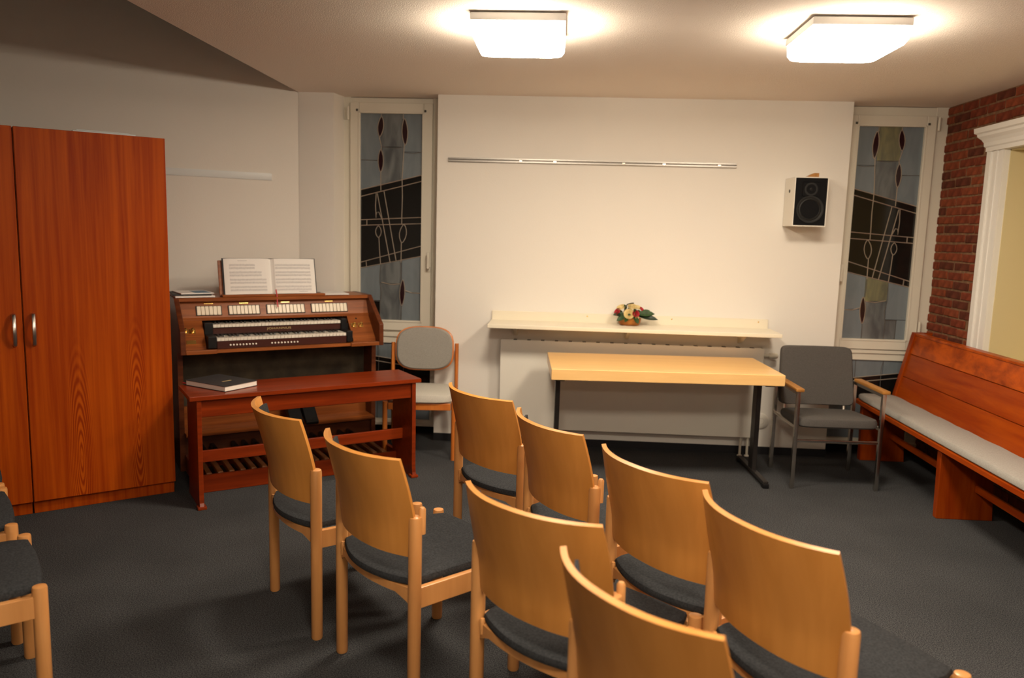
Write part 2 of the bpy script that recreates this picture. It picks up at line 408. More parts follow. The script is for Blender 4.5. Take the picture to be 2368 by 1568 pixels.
struct(cr.build('trim_2', 'casing', smooth=False), 'white crown moulding above the niche')

# ---------------------------------------------------------------- stained-glass windows
def split(polys, p, q, cond=lambda c, t: True):
    out = []
    d = (q[0]-p[0], q[1]-p[1])
    def side(a): return d[0]*(a[1]-p[1]) - d[1]*(a[0]-p[0])
    for poly, t in polys:
        c = (sum(a[0] for a in poly)/len(poly), sum(a[1] for a in poly)/len(poly))
        if not cond(c, t): out.append((poly, t)); continue
        A, B = [], []
        n = len(poly)
        for i in range(n):
            a, b = poly[i], poly[(i+1) % n]; sa, sb = side(a), side(b)
            if sa >= 0: A.append(a)
            if sa <= 0: B.append(a)
            if sa*sb < 0:
                k = sa/(sa-sb); m = (a[0]+(b[0]-a[0])*k, a[1]+(b[1]-a[1])*k); A.append(m); B.append(m)
        def area(P): return abs(sum(P[i][0]*P[(i+1) % len(P)][1]-P[(i+1) % len(P)][0]*P[i][1] for i in range(len(P))))/2 if len(P) > 2 else 0
        if area(A) < 1e-4 or area(B) < 1e-4: out.append((poly, t))
        else: out += [(A, t), (B, t)]
    return out
ZP = lambda x, y: ((x-270)/287, (y-150)/932)
def main_panel():
    polys = [([(0, 0), (1, 0), (1, 1), (0, 1)], 'g_grey')]
    for (v0, v1) in ((.367, .2876), (.399, .3165), (.5097, .490), (.5365, .520), (.7167, .6255), (.7436, .676)):
        polys = split(polys, (0, v0), (1, v1))
    def band(c):
        u, v = c; f = lambda a, b: a+(b-a)*u
        return f(.367, .2876) < v < f(.7436, .676)
    polys = [(p, 'g_black' if band((sum(a[0] for a in p)/len(p), sum(a[1] for a in p)/len(p))) else t) for p, t in polys]
    gr = lambda c, t: t == 'g_grey'; bl = lambda c, t: t == 'g_black'
    polys = split(polys, (.331, 0), (.331, 1), gr); polys = split(polys, (.672, 0), (.672, 1), gr)
    def mid(c): return .331 < c[0] < .672
    polys = [(p, 'g_mid' if t == 'g_grey' and mid((sum(a[0] for a in p)/len(p), 0)) else t) for p, t in polys]
    polys = split(polys, (0, .224), (1, .224), lambda c, t: t == 'g_grey' and c[0] < .33 and c[1] < .4)
    polys = split(polys, (0, .160), (1, .160), lambda c, t: t == 'g_mid' and c[1] < .4)
    polys = split(polys, (0, .182), (1, .182), lambda c, t: t == 'g_grey' and c[0] > .66 and c[1] < .4)
    polys = split(polys, (0, .81), (1, .818), lambda c, t: t == 'g_mid' and c[1] > .6)
    polys = split(polys, (0, .84), (1, .858), lambda c, t: t == 'g_grey' and c[0] > .66 and c[1] > .6)
    polys = split(polys, (0, .90), (1, .90), lambda c, t: t == 'g_grey' and c[0] < .33 and c[1] > .6)
    polys = split(polys, (.16, 0), (.16, 1), lambda c, t: t == 'g_grey' and c[0] < .33 and c[1] > .91)
    polys = [(p, 'g_black' if t == 'g_grey' and sum(a[1] for a in p)/len(p) > .91 and .17 < sum(a[0] for a in p)/len(p) < .33 else t) for p, t in polys]
    polys = split(polys, (.665, .3), (.665, .75), lambda c, t: t == 'g_black' and c[1] < .76)
    polys = split(polys, (.279, .381), (.488, .7136), lambda c, t: t == 'g_black' and .36 < c[1] < .72 and c[0] < .665)
    polys = split(polys, (.383, .370), (.582, .706), lambda c, t: t == 'g_black' and .36 < c[1] < .70 and .3 < c[0] < .665)
    polys = split(polys, (.115, 0), (.115, 1), lambda c, t: t == 'g_black' and (.50 < c[1] < .535 or .68 < c[1] < .75) and c[0] < .4)
    lines = [  # (points, dim?)
        ([(0, .367), (1, .2876)], 0), ([(0, .399), (1, .3165)], 0), ([(0, .5097), (1, .490)], 0), ([(0, .5365), (1, .520)], 0),
        ([(0, .7167), (1, .6255)], 0), ([(0, .7436), (1, .676)], 0),
        ([ZP(350, 505), ZP(410, 815)], 0), ([ZP(380, 495), ZP(437, 808)], 0),
        ([ZP(368, 150), ZP(366, 170)], 0), ([ZP(357, 256), ZP(362, 275), ZP(368, 298), ZP(366, 312)], 0), ([ZP(365, 408), ZP(366, 492)], 0),
        ([ZP(464, 150), ZP(464, 176)], 0), ([ZP(470, 290), ZP(466, 350), ZP(461, 440), ZP(463, 520), ZP(461, 605)], 0),
        ([ZP(345, 505), ZP(342, 560), ZP(345, 615), ZP(348, 590), ZP(357, 588), ZP(371, 618)], 0),
        ([ZP(358, 702), ZP(361, 760), ZP(366, 822)], 0), ([ZP(460, 722), ZP(459, 812)], 0), ([ZP(461, 605), ZP(461, 640)], 0),
        ([ZP(303, 622), ZP(303, 650)], 0), ([ZP(300, 810), ZP(302, 838)], 0),
        ([ZP(270, 358), ZP(352, 360)], 1), ([ZP(368, 298), ZP(420, 304), ZP(468, 299)], 1), ([ZP(468, 322), ZP(510, 326), ZP(557, 318)], 1),
        ([ZP(366, 822), ZP(361, 900), ZP(372, 955), ZP(364, 1000), ZP(365, 1082)], 1), ([ZP(458, 812), ZP(460, 890)], 1), ([ZP(463, 1010), ZP(460, 1082)], 1),
        ([ZP(370, 905), ZP(415, 914), ZP(455, 910)], 0), ([ZP(480, 940), ZP(510, 950), ZP(557, 950)], 0), ([ZP(320, 990), ZP(364, 992)], 1), ([ZP(318, 990), ZP(318, 1082)], 1)]
    def lens(cx, cy, w, h, lean=0):
        pts = []
        for k in range(14):
            a = 2*math.pi*k/14; s_ = math.sin(a); c_ = math.cos(a)
            pts.append(ZP(cx + w/2*c_*abs(c_)**.0*(1-.35*abs(s_)**2) + lean*s_, cy + h/2*s_))
        return pts
    lenses = [(lens(364, 212, 26, 88, -4), 'g_red'), (lens(365, 361, 24, 100), 'g_red'), (lens(472, 233, 26, 116, 2), 'g_red'), (lens(466, 950, 24, 120, -2), 'g_red'),
              (lens(356, 676, 26, 52), 'g_black'), (lens(467, 682, 32, 82, -4), 'g_black')]
    return polys, lines, lenses
def low_panel():
    polys = [([(0, 0), (1, 0), (1, 1), (0, 1)], 'g_grey')]
    for (v0, v1) in ((.14, .28), (.20, .34), (.42, .56)):
        polys = split(polys, (0, v0), (1, v1))
    def band(c): return .14+.14*c[0] < c[1] < .42+.14*c[0]
    polys = [(p, 'g_black' if band((sum(a[0] for a in p)/len(p), sum(a[1] for a in p)/len(p))) else t) for p, t in polys]
    polys = split(polys, (.33, 0), (.33, 1)); polys = split(polys, (.66, 0), (.66, 1))
    lines = [([(0, .14), (1, .28)], 0), ([(0, .20), (1, .34)], 0), ([(0, .42), (1, .56)], 0), ([(.33, 0), (.35, .1), (.33, 1)], 1), ([(.66, 0), (.66, 1)], 1)]
    return polys, lines, []
def glaze(parent, x0, x1, z0, z1, y, panel, mirror, yellow=False):
    polys, lines, lenses = panel()
    def P(u, v, dy=0):
        if mirror: u = 1-u
        return (x0+(x1-x0)*u, y+dy, z1-(z1-z0)*v)
    for poly, t in polys:
        c = (sum(a[0] for a in poly)/len(poly), sum(a[1] for a in poly)/len(poly))
        if mirror and t == 'g_black' and c[1] > .88: t = 'g_mid'
        if yellow and t == 'g_mid' and (c[1] < .16 or .74 < c[1] < .81): t = 'g_yel'
        pts = [P(*a) for a in poly]
        cx = sum(p[0] for p in pts)/len(pts); cz = sum(p[2] for p in pts)/len(pts)
        ins = []
        for p in pts:
            d = Vector((p[0]-cx, 0, p[2]-cz)); l = max(d.length, 1e-4); k = max(.5, 1-.0018/l)
            ins.append((cx+d.x*k, cz+d.z*k))
        MB().prism(ins, 'y', y, y+.004).build('glass_pane', t, parent, smooth=False)
    bright, dim = MB(), MB()
    for pts, dd in lines:
        (dim if dd else bright).tube([P(*q, -.001) for q in pts], .0024 if dd else .0034, 6)
    for pts, t in lenses:
        MB().prism([(P(*q)[0], P(*q)[2]) for q in pts], 'y', y-.003, y+.001).build('glass_lens', t, parent, smooth=False)
        bright.tube([P(*q, -.003) for q in pts], .003, 6, closed=True)
    bright.build('lead_came', 'came', parent); dim.build('lead_came_thin', 'came_dim', parent)
def window(name, label, nx0, nx1, gx0, gx1, gz0, gz1, handle_x, mirror):
    root = bpy.data.objects.new(name, None); COL.objects.link(root); root['kind'] = 'structure'; root['label'] = label
    root.location = (0, 0, 0)
    yf, ys, yg = 5.800, 5.778, 5.802
    zt = ZC; sx0, sx1, sz0, sz1 = gx0-.066, gx1+.066, gz0-.066, gz1+.066
    fr = MB()
    fr.box(nx0, sx0, yf, yf+.07, .055, zt, .003); fr.box(sx1, nx1, yf, yf+.07, .055, zt, .003)
    fr.box(sx0, sx1, yf+.001, yf+.07, sz1, zt-.004); fr.box(sx0, sx1, yf+.001, yf+.07, .695, sz0)
    fr.box(sx0, sx1, yf+.001, yf+.07, .06, .105)
    fr.box(nx0, nx1, yf-.02, yf+.02, .06, .085, .004)
    fr.build('outer_frame', 'frame', root, smooth=False)
    s = MB()
    s.box(sx0, gx0, ys, yf+.04, sz0, sz1, .005); s.box(gx1, sx1, ys, yf+.04, sz0, sz1, .005)
    s.box(gx0, gx1, ys, yf+.04, sz0, gz0, .004); s.box(gx0, gx1, ys, yf+.04, gz1, sz1, .004)
    so = s.build('sash', 'frame', root, smooth=False)
    g = MB(); t = .014
    g.box(gx0-.004, gx0+t-.004, ys-.004, yg, gz0, gz1, .002); g.box(gx1-t+.004, gx1+.004, ys-.004, yg, gz0, gz1, .002)
    g.box(gx0, gx1, ys-.004, yg, gz0-.004, gz0+t-.004, .002); g.box(gx0, gx1, ys-.004, yg, gz1-t+.004, gz1+.004, .002)
    g.build('glazing_bead', 'frame', so, smooth=False)
    for x in (gx0-.012, gx1+.012):
        MB().box(x-.007, x+.007, ys-.008, ys+.002, gz1+.002, gz1+.018, .002).build('corner_fixing', 'twig', so)
    MB().box(gx0-.02, gx1+.02, yg+.006, yg+.012, gz0-.02, gz1+.02).build('backing_glass', 'g_black', root, smooth=False)
    MB().box(sx0-.01, sx1+.01, yg+.022, yg+.028, .09, .71).build('backing_glass', 'g_black', root, smooth=False)
    glaze(root, gx0, gx1, gz0, gz1, yg, main_panel, mirror, yellow=mirror)
    glaze(root, sx0, sx1, .105, .695, yg+.014, low_panel, mirror)
    tr = MB().box(nx0+.02, nx1-.02, yf-.012, yf, .745, .772, .003); tr.build('transom_drip', 'frame', root)
    h = MB(); h.box(handle_x-.013, handle_x+.013, ys-.012, ys+.002, 1.24, 1.31, .004)
    h.tube([(handle_x, ys-.006, 1.275), (handle_x, ys-.045, 1.275)], .009, 10)
    h.box(handle_x-.010, handle_x+.010, ys-.055, ys-.040, 1.265, 1.385, .004)
    h.build('window_handle', 'frame', root)
    hx = sx0-.012 if not mirror else sx1+.012
    hg = MB()
    for zz in (.90, 2.33): hg.tube([(hx, ys-.006, zz), (hx, ys-.006, zz+.09)], .009, 8)
    hg.build('hinge', 'frame', root)
    return root
window('window_1', 'tall stained-glass window behind the organ', XN+.025, XL+.002, -1.497, -1.021, .86, 2.388, -.968, False)
window('window_2', 'tall stained-glass window beside the brick wall', XR-.002, XBRICK+.002, 2.054, 2.524, .842, 2.364, 2.005, True)

# ---------------------------------------------------------------- ceiling lights
def ceiling_light(x, y, label, group, mat):
    r = thing('ceiling_light', label, 'lamp', (x, y, ZC), 0, group)
    MB().box(-.175, .175, -.175, .175, -.006, 0).build('base_plate', 'lamp_body', r)
    MB().box(-.207, .207, -.207, .207, -.040, -.006, .006).build('housing', 'lamp_body', r)
    def ring(h, z, cr):
        pts = []
        for (sx, sy) in ((1, 1), (-1, 1), (-1, -1), (1, -1)):
            for k in range(5):
                a = math.atan2(sy, sx) - math.pi/4 + math.pi/8*k
                pts.append((sx*(h-cr)+cr*math.cos(a), sy*(h-cr)+cr*math.sin(a), z))
        return pts
    d = MB(); d.loft([ring(.204, -.040, .03), ring(.206, -.052, .03), ring(.203, -.090, .03), ring(.192, -.108, .035), ring(.17, -.115, .04)])
    d.build('diffuser', mat, r)
    return r
ceiling_light(-.217, 3.715, 'glowing square ceiling light left of centre, above the chairs', 'ceiling lights', 'diff_front')
ceiling_light(1.235, 3.722, 'glowing square ceiling light on the right, nearer the brick wall', 'ceiling lights', 'diff_front')
ceiling_light(-.217, 1.10, 'rear square ceiling light overhead behind the left lamp', 'ceiling lights', 'diff_rear')
ceiling_light(1.235, 1.10, 'rear square ceiling light overhead behind the right lamp', 'ceiling lights', 'diff_rear')
ceiling_light(-.217, -1.45, 'added unseen square fill light on the left, behind the camera', 'ceiling lights', 'diff_fill')  # fill pair added out of view for light on the chair backs
ceiling_light(1.235, -1.45, 'added unseen square fill light on the right, behind the camera', 'ceiling lights', 'diff_fill')

# ---------------------------------------------------------------- wardrobes
AWD = .6629; DWD = Vector((math.cos(AWD), math.sin(AWD), 0)); W0 = Vector((-2.168, 4.240, 0))
def wardrobe(origin, label, wdt, handle_side):
    r = thing('wardrobe', label, 'wardrobe', origin, AWD, 'cherry veneer wardrobes')
    H = 2.003
    b = MB(); b.box(-wdt+.001, -wdt+.02, .021, .6, .07, H-.001); b.box(-.02, -.001, .021, .6, .07, H-.001); b.box(-wdt+.02, -.02, .021, .6, H-.022, H-.001)
    b.box(-wdt+.02, -.02, .59, .6, .07, H-.022); b.box(-wdt+.02, -.02, .021, .59, .07, .09)
    b.build('carcass', 'wardrobe_side', r, smooth=False)
    MB().box(-wdt+.003, -.003, .03, .59, 0, .068, .002, 1).build('plinth', 'wardrobe_side', r)
    d = MB().box(-wdt+.0035, -.0015, 0, .02, .072, H, .002, 1).build('door', 'wardrobe', r)
    hx = -wdt+.045 if handle_side < 0 else -.039
    h = MB(); pts = [(hx, -.002, 1.068), (hx, -.012, 1.066)]
    for k in range(9):
        t = k/8; pts.append((hx, -.014-.022*math.sin(math.pi*t), 1.064-.152*t))
    pts += [(hx, -.012, .910), (hx, -.002, .908)]
    h.tube(pts, .0065, 8, flat=(1.5, 1)); h.build('handle', 'handle', d)
    return r
wd = wardrobe(W0, 'tall cherry veneer wardrobe with full-width door beside the organ', .704, -1)
wd2 = wardrobe(W0-DWD*.705, 'cherry veneer wardrobe cut off by the left picture edge', .704, 1)
o = MB().box(-.44, -.14, .03, .24, 0, .010, .003, 1).box(-.42, -.17, .045, .22, .010, .016, .002, 1).build('plastic_sheet', 'plastic_rail')
o.location = W0+Vector((0, 0, 2.003)); o.rotation_euler = (0, 0, AWD); tag(o, 'pale plastic sheets lying on top of the wardrobe', 'sheet')

# ---------------------------------------------------------------- wall rails
r = thing('picture_rail', 'aluminium hanging rail on the wall above the radiator shelf', 'rail', (0, YB, 2.047))
MB().prism([(0, -.017), (-.006, -.017), (-.012, -.011), (-.012, -.002), (-.007, .003), (-.012, .008), (-.012, .016), (0, .016)], 'x', -.815, 1.199).build('profile', 'alu', r, smooth=False)
for x in (-.30, -.06, .42, .70, 1.08): MB().box(x-.012, x+.012, -.016, -.011, -.006, .006, .002, 1).build('clip', 'chrome', r)
o = MB().prism([(0, -.024), (-.008, -.024), (-.010, 0), (-.008, .024), (0, .024)], 'x', -.95, -.194).build('wall_strip', 'plastic_rail')
o.location = K+Vector((0, 0, 1.89)); o.rotation_euler = (0, 0, AW); tag(o, 'pale grey strip on the slanting wall above the organ', 'rail')

# ---------------------------------------------------------------- organ
AO = math.radians(34.15); L0 = Vector((-2.247, 4.501, 0)); OW = 1.288
org = thing('electronic_organ', 'brown two-manual organ console with ivory stop tabs and pedalboard', 'organ', L0, AO)
cheek = [(0, .762), (0, .905), (.235, 1.088), (.55, 1.088), (.55, 0), (.15, 0), (.15, .762)]
for x in (0, OW-.03):
    MB().prism(cheek, 'x', x, x+.03, .003, 1).build('side_panel', 'organ_dark', org)
t = MB().prism([(.235, 1.062), (.228, 1.066), (.228, 1.08), (.235, 1.086), (.55, 1.086), (.55, 1.062)], 'x', .03, OW-.03).build('top_board', 'organ', org)
sp = MB().prism([(.262, 1.060), (.220, .962), (.212, .958), (.212, .945), (.30, .945), (.30, 1.060)], 'x', .03, OW-.03, ).build('stop_panel', 'organ', org, smooth=False)
# stop tabs on the sloping panel
sl = math.atan2(.262-.220, 1.060-.962)
def on_stop(u, s): return Vector((u, .220+(.262-.220)*s-.004, .962+(1.060-.962)*s))
tabp = MB().box(-.0105, .0105, -.006, .002, -.029, .029, .0025, 1).build('stop_tab', 'tab', sp)
first = True
for (u0, u1, n) in ((.132, .279, 6), (.326, .517, 8), (.566, .812, 10), (.862, 1.108, 10)):
    MB().box(u0-.004, u1+.004, -.002, .002, -.032, .032).build('tab_surround', 'black', sp).location = on_stop((u0+u1)/2, .43)
    s_ = sp.children[-1]; s_.location = on_stop(0, .43); s_.rotation_euler = (-sl, 0, 0)
    pitch = (u1-u0)/n
    for k in range(n):
        loc = on_stop(u0+pitch*(k+.5), .43)
        if first: q = tabp; first = False; q.location = loc
        else: q = inst(tabp, 'stop_tab', sp, loc)
        q.rotation_euler = (-sl + (.0 if (k+n) % 5 else .06), 0, 0); q.scale = (pitch*.93/.021, 1, 1)
    pl = MB().box(-.028, .028, -.002, .002, -.003, .003).build('stop_label', 'brass', sp); pl.location = on_stop((u0+u1)/2, .86); pl.rotation_euler = (-sl, 0, 0)
# end blocks with knobs
for (u0, u1, ks) in ((.03, .158, (.050, .092)), (1.100, OW-.03, (1.130, 1.178))):
    e = MB().prism([(.212, .945), (.075, .800), (.075, .784), (.30, .784), (.30, .945)], 'x', u0, u1).build('end_block', 'organ', org, smooth=False)
    for u in ks:
        y, zz = .155, .885
        kk = MB(); kk.lathe([(.012, 0), (.012, .004), (.006, .006), (.006, .014), (.011, .018), (.012, .024), (.008, .029), (.001, .030)], seg=14)
        ko = kk.build('knob', 'brass', e); ko.location = (u, y, zz); ko.rotation_euler = (math.radians(47), 0, 0)
        pp = MB().box(-.018, .018, -.018, .018, -.001, .0025).build('knob_plate', 'brass', e); pp.location = (u, y, zz); pp.rotation_euler = (math.radians(47), 0, 0)
    if u0 < .5:
        pp = MB().box(-.028, .028, -.014, .014, -.001, .003).build('name_plate', 'brass', e); pp.location = (.075, .098, .8245); pp.rotation_euler = (math.radians(47), 0, 0)
    else:
        pp = MB().lathe([(.006, -.001), (.006, .003), (.001, .004)], seg=12).build('key_lock', 'black', e); pp.location = (1.16, .195, .927); pp.rotation_euler = (math.radians(47), 0, 0)
ks = MB(); ks.box(.03, OW-.03, .012, .50, .764, .784, .002, 1); ks.box(.03, .21, .0, .02, .762, .788, .004); ks.box(1.06, OW-.03, .0, .02, .762, .788, .004)
ks.build('key_shelf', 'organ', org)
# manuals
KW = .0229
wk = MB().box(-KW/2+.0006, KW/2-.0006, 0, .142, -.019, 0, .0012, 1).build('white_key', 'key_w', None)
bk = MB().prism([(0, 0), (.006, .011), (.088, .012), (.092, 0)], 'x', -.0055, .0055).build('black_key', 'key_b', None, smooth=False)
def manual(y0, ztop, first):
    m = MB(); u0, u1 = .216, .216+36*KW
    m.box(u0-.002, u1+.002, y0+.008, y0+.15, ztop-.060, ztop-.022)
    mo = m.build('manual', 'keyslip', org)
    MB().box(u0-.054, u0-.002, y0-.012, y0+.16, ztop-.062, ztop+.013, .006).build('key_block', 'black', mo)
    MB().box(u1+.002, u1+.042, y0-.012, y0+.16, ztop-.062, ztop+.013, .006).build('key_block', 'black', mo)
    for k in range(36):
        loc = (u0+KW*(k+.5), y0, ztop)
        if first and k == 0: wk.parent = mo; wk.location = loc
        else: inst(wk, 'white_key', mo, loc)
        if k % 7 not in (2, 6) and k < 35:
            loc = (u0+KW*(k+1), y0+.050, ztop-.001)
            if first and k == 0: bk.parent = mo; bk.location = loc
            else: inst(bk, 'black_key', mo, loc)
    return mo
m1 = manual(.045, .852, True); m2 = manual(.165, .922, False)
nb = MB().box(.165, 1.098, .176, .19, .856, .900).build('name_board', 'black', org)
bpy_font = bpy.data.curves.new('brand_lettering', 'FONT'); bpy_font.body = 'JOHANNUS'; bpy_font.size = .030; bpy_font.extrude = .0004; bpy_font.align_x = 'CENTER'; bpy_font.align_y = 'CENTER'; bpy_font.space_character = 1.08
_t = bpy.data.objects.new('brand_lettering', bpy_font); COL.objects.link(_t)
bpy.context.view_layer.update()
_me = bpy.data.meshes.new_from_object(_t.evaluated_get(bpy.context.evaluated_depsgraph_get()))
bpy.data.objects.remove(_t)
_me.materials.clear(); _me.materials.append(M['gold'])
tx = bpy.data.objects.new('brand_lettering', _me); COL.objects.link(tx); tx.parent = m2
tx.location = (.628, .1715, .884); tx.rotation_euler = (math.radians(90), 0, 0); tx.scale = (.95, .62, 1)
sl1 = MB().box(.216, 1.04, .040, .060, .785, .832, .002, 1).build('piston_rail', 'keyslip', org)
pist = MB().lathe([(.0058, 0), (.0058, .006), (.003, .008)], seg=10).build('piston_button', 'key_w', sl1)
pf = True
for (u0, u1) in ((.294, .449), (.548, .711)):
    for k in range(9):
        loc = (u0+(u1-u0)*k/8, .041, .808)
        q = pist if pf else inst(pist, 'piston_button', sl1, loc); pf = False
        q.location = loc; q.rotation_euler = (math.radians(90), 0, 0)
# lower case
MB().box(.03, OW-.03, .31, .33, .36, .764).build('speaker_grille', 'grille', org)
MB().prism([(.262, .245), (.268, .385), (.33, .385), (.33, .245)], 'x', .03, OW-.03).build('knee_panel', 'organ', org, smooth=False)
md = MB().prism([(.10, .225), (.09, .232), (.09, .243), (.10, .250), (.25, .252), (.33, .252), (.33, .225)], 'x', .03, OW-.03); md.build('shelf_moulding', 'organ', org)
MB().box(.03, OW-.03, .17, .19, 0, .225).build('kick_board', 'organ_dark', org)
MB().box(.03, OW-.03, .53, .55, .0, 1.06).build('back_board', 'organ_dark', org)
for u in (.668, .768):
    MB().prism([(.055, .262), (.06, .240), (.24, .330), (.225, .385), (.20, .385)], 'x', u, u+.088, .008).build('swell_pedal', 'black', org)
pb = MB(); pb.box(.03, OW-.01, -.327, -.305, 0, .104, .003, 1); pb.box(.03, .052, -.305, .165, 0, .104); pb.box(OW-.032, OW-.01, -.305, .165, 0, .104); pb.box(.052, OW-.032, .09, .112, 0, .07)
pbo = pb.build('pedalboard', 'bench', org)
MB().box(.052, OW-.032, -.304, .09, .02, .03).build('pedal_bed', 'black', pbo)
pn = MB().box(-.0155, .0155, -.300, .160, .078, .108, .004).build('pedal_key', 'ped_nat', pbo)
ps = MB().box(-.013, .013, -.02, .160, .110, .165, .008).build('pedal_sharp', 'key_b', pbo)
for k in range(18):
    u = .095+.0638*k
    if k == 0: pn.location = (u, 0, 0)
    else: inst(pn, 'pedal_key', pbo, (u, 0, 0))
f2 = True
for k in range(17):
    if k % 7 in (2, 6): continue
    u = .095+.0638*(k+.5)
    if f2: ps.location = (u, 0, 0); f2 = False
    else: inst(ps, 'pedal_sharp', pbo, (u, 0, 0))
# music desk (part of the organ) and the open book on it
lean = math.radians(14)
dk = MB(); dk.box(.285, .900, .300, .312, 1.088, 1.325, .003, 1, mat=Matrix.Translation((0, .3, 1.088)) @ Matrix.Rotation(-lean, 4, 'X') @ Matrix.Translation((0, -.3, -1.088)))
dk.build('music_desk', 'organ', org)
MB().box(.292, .962, .246, .30, 1.086, 1.101, .003, 1).build('desk_ledge', 'organ', org)
org.rotation_euler = (0, 0, AO)
def onorg(u, y, z):
    return L0 + Vector((math.cos(AO)*u-math.sin(AO)*y, math.sin(AO)*u+math.cos(AO)*y, z))
bk_ = thing('music_book', 'open sheet music book with red ribbon standing on the organ', 'book', onorg(.615, .262, 1.1013), AO)
mx = Matrix.Rotation(-lean, 4, 'X')
cv = MB(); cv.box(-.308, .302, .024, .030, 0, .244, .001, 1, mat=mx); cv.build('cover', 'bookcover', bk_)
def page(sgn, w, h):
    def fn(u, v):
        x = sgn*w*u; b = .018*math.exp(-((u-.12)/.12)**2)*.0 + .022*(1-u)**.5*u**.25*.9
        p = mx @ Vector((x, .020-b*1.0 - (.004 if u > .02 else -.006), h*v + .002 + .006*math.sin(math.pi*min(1, u*1.1))*0))
        return tuple(p)
    return fn
for sgn, w in ((-1, .297), (1, .29)):
    g = MB(); g.shell(page(sgn, w, .236), 14, 2, .006); g.build('page', 'paper', bk_)
    ln = MB(); fn = page(sgn, w, .236)
    for s_ in range(4):
        for half in range(2):
            vtop = .84-.205*s_-.085*half
            for q in range(5):
                v = vtop-.011*q
                u0, u1 = (.12, .90) if sgn < 0 else (.08, .90)
                if sgn < 0 and s_ == 0: u0 = .36
                if sgn < 0 and s_ == 1: u0 = .22
                pts = [Vector(fn(u0+(u1-u0)*k/6, v))+Vector((0, -.0042, 0)) for k in range(7)]
                a_ = [p+Vector((0, 0, .0006)) for p in pts]; b_ = [p-Vector((0, 0, .0006)) for p in pts]
                vs = a_+b_; ln.add([tuple(p) for p in vs], [(k, k+1, 8+k, 7+k) for k in range(6)])
            rr = random.Random(s_*10+half+sgn)
            for q in range(22):
                u = u0+(u1-u0)*(q+rr.random())/22; v = vtop-rr.random()*.05
                p = Vector(fn(u, v))+Vector((0, -.0044, 0))
                ln.add([(p.x-.0018, p.y, p.z-.0015), (p.x+.0018, p.y, p.z-.0015), (p.x+.0018, p.y, p.z+.0015), (p.x-.0018, p.y, p.z+.0015)], [(0, 1, 2, 3)])
                ln.add([(p.x+.0012, p.y, p.z), (p.x+.0018, p.y, p.z), (p.x+.0018, p.y, p.z+.009), (p.x+.0012, p.y, p.z+.009)], [(0, 1, 2, 3)])
    u = .62 if sgn < 0 else .7
    p = Vector(fn(u, .94 if sgn < 0 else .06))+Vector((0, -.0044, 0))
    ln.add([(p.x-.03, p.y, p.z-.002), (p.x+.03, p.y, p.z-.002), (p.x+.03, p.y, p.z+.002), (p.x-.03, p.y, p.z+.002)], [(0, 1, 2, 3)])
    ln.build('printed_staves', 'print', bk_, smooth=False)
rb_ = MB(); rb_.tube([(.016, -.010, .03), (.017, -.022, .004), (.018, -.032, -.025), (.016, -.040, -.06), (.018, -.050, -.082)], .0028, 6, flat=(1.4, .4)); rb_.build('ribbon_marker', 'ribbon', bk_)
# papers on the organ
for i, (u, y, wd_, dp, z0, th, rot, mt, lab, nm) in enumerate((
        (.125, .375, .235, .28, 1.0885, .010, .02, 'paper', 'white booklet at the bottom of the pile on the organ left end', 'booklet'),
        (.120, .385, .23, .26, 1.099, .008, -.06, 'bookcover', 'dark booklet in the middle of the pile on the organ', 'booklet'),
        (.135, .39, .20, .24, 1.1075, .007, .10, 'paper', 'white leaflet with blue picture topmost of the pile on the organ', 'leaflet'))):
    r = thing(nm, lab, 'booklet', onorg(u, y, z0), AO+rot)
    MB().box(-wd_/2, wd_/2, -dp/2, dp/2, 0, th, .001, 1).build('cover' if i == 1 else 'pages', mt, r)
    if i == 2:
        MB().box(-.01, wd_/2-.015, -dp/2+.01, dp/2-.06, th, th+.0006).build('picture', 'blue', r)
r = thing('note_pad', 'small white note pad on the right end of the organ', 'paper', onorg(1.055, .36, 1.0885), AO-.08)
MB().box(-.085, .085, -.10, .10, 0, .008, .001, 1).build('pages', 'paper', r)

# ---------------------------------------------------------------- organ bench and its book
AB = math.radians(35); B0 = Vector((-1.92, 4.005, 0))
ben = thing('organ_bench', 'long red mahogany organ bench with a book on it', 'bench', B0, AB)
MB().box(-.038, 1.318, -.012, .345, .606, .632, .005).build('seat_board', 'bench', ben)
for x in (0, 1.262):
    pp = MB().prism([(0, 0), (-.018, .0), (-.018, .012), (-.006, .035), (-.002, .08), (0, .606), (.31, .606), (.31, .035), (.326, .012), (.326, 0)], 'x', x, x+.024, .002, 1)
    pp.build('side_panel', 'bench', ben)
    MB().box(x-.012, x+.036, -.024, .03, 0, .018, .005).build('foot', 'bench', ben)
MB().box(.024, 1.262, .018, .036, .508, .606, .003, 1).build('apron', 'bench', ben)
MB().box(.024, 1.262, .275, .293, .508, .606, .003, 1).build('apron', 'bench', ben)
MB().box(.024, 1.262, .142, .162, .219, .286, .003, 1).build('stretcher', 'bench', ben)
hb = thing('hymn_book', 'thick dark hymn book lying on the organ bench', 'book', (-1.915, 4.310, .6325), math.radians(64))
# hymn book: spine side faces left, page edges front and right
MB().box(-.118, .118, -.165, .165, 0, .0025, .001, 1).build('cover', 'bookcover', hb)
MB().box(-.118, .118, -.165, .165, .0285, .031, .001, 1).build('cover', 'bookcover', hb)
MB().box(-.113, .113, -.160, .160, .0025, .0285).build('pages', 'pages', hb)
MB().box(-.03, .03, -.05, -.035, .031, .0314).build('gilt_title', 'gold', hb)
MB().box(-.112, -.100, .150, .200, .006, .010, .001, 1).build('ribbon_marker', 'ribbon', hb)

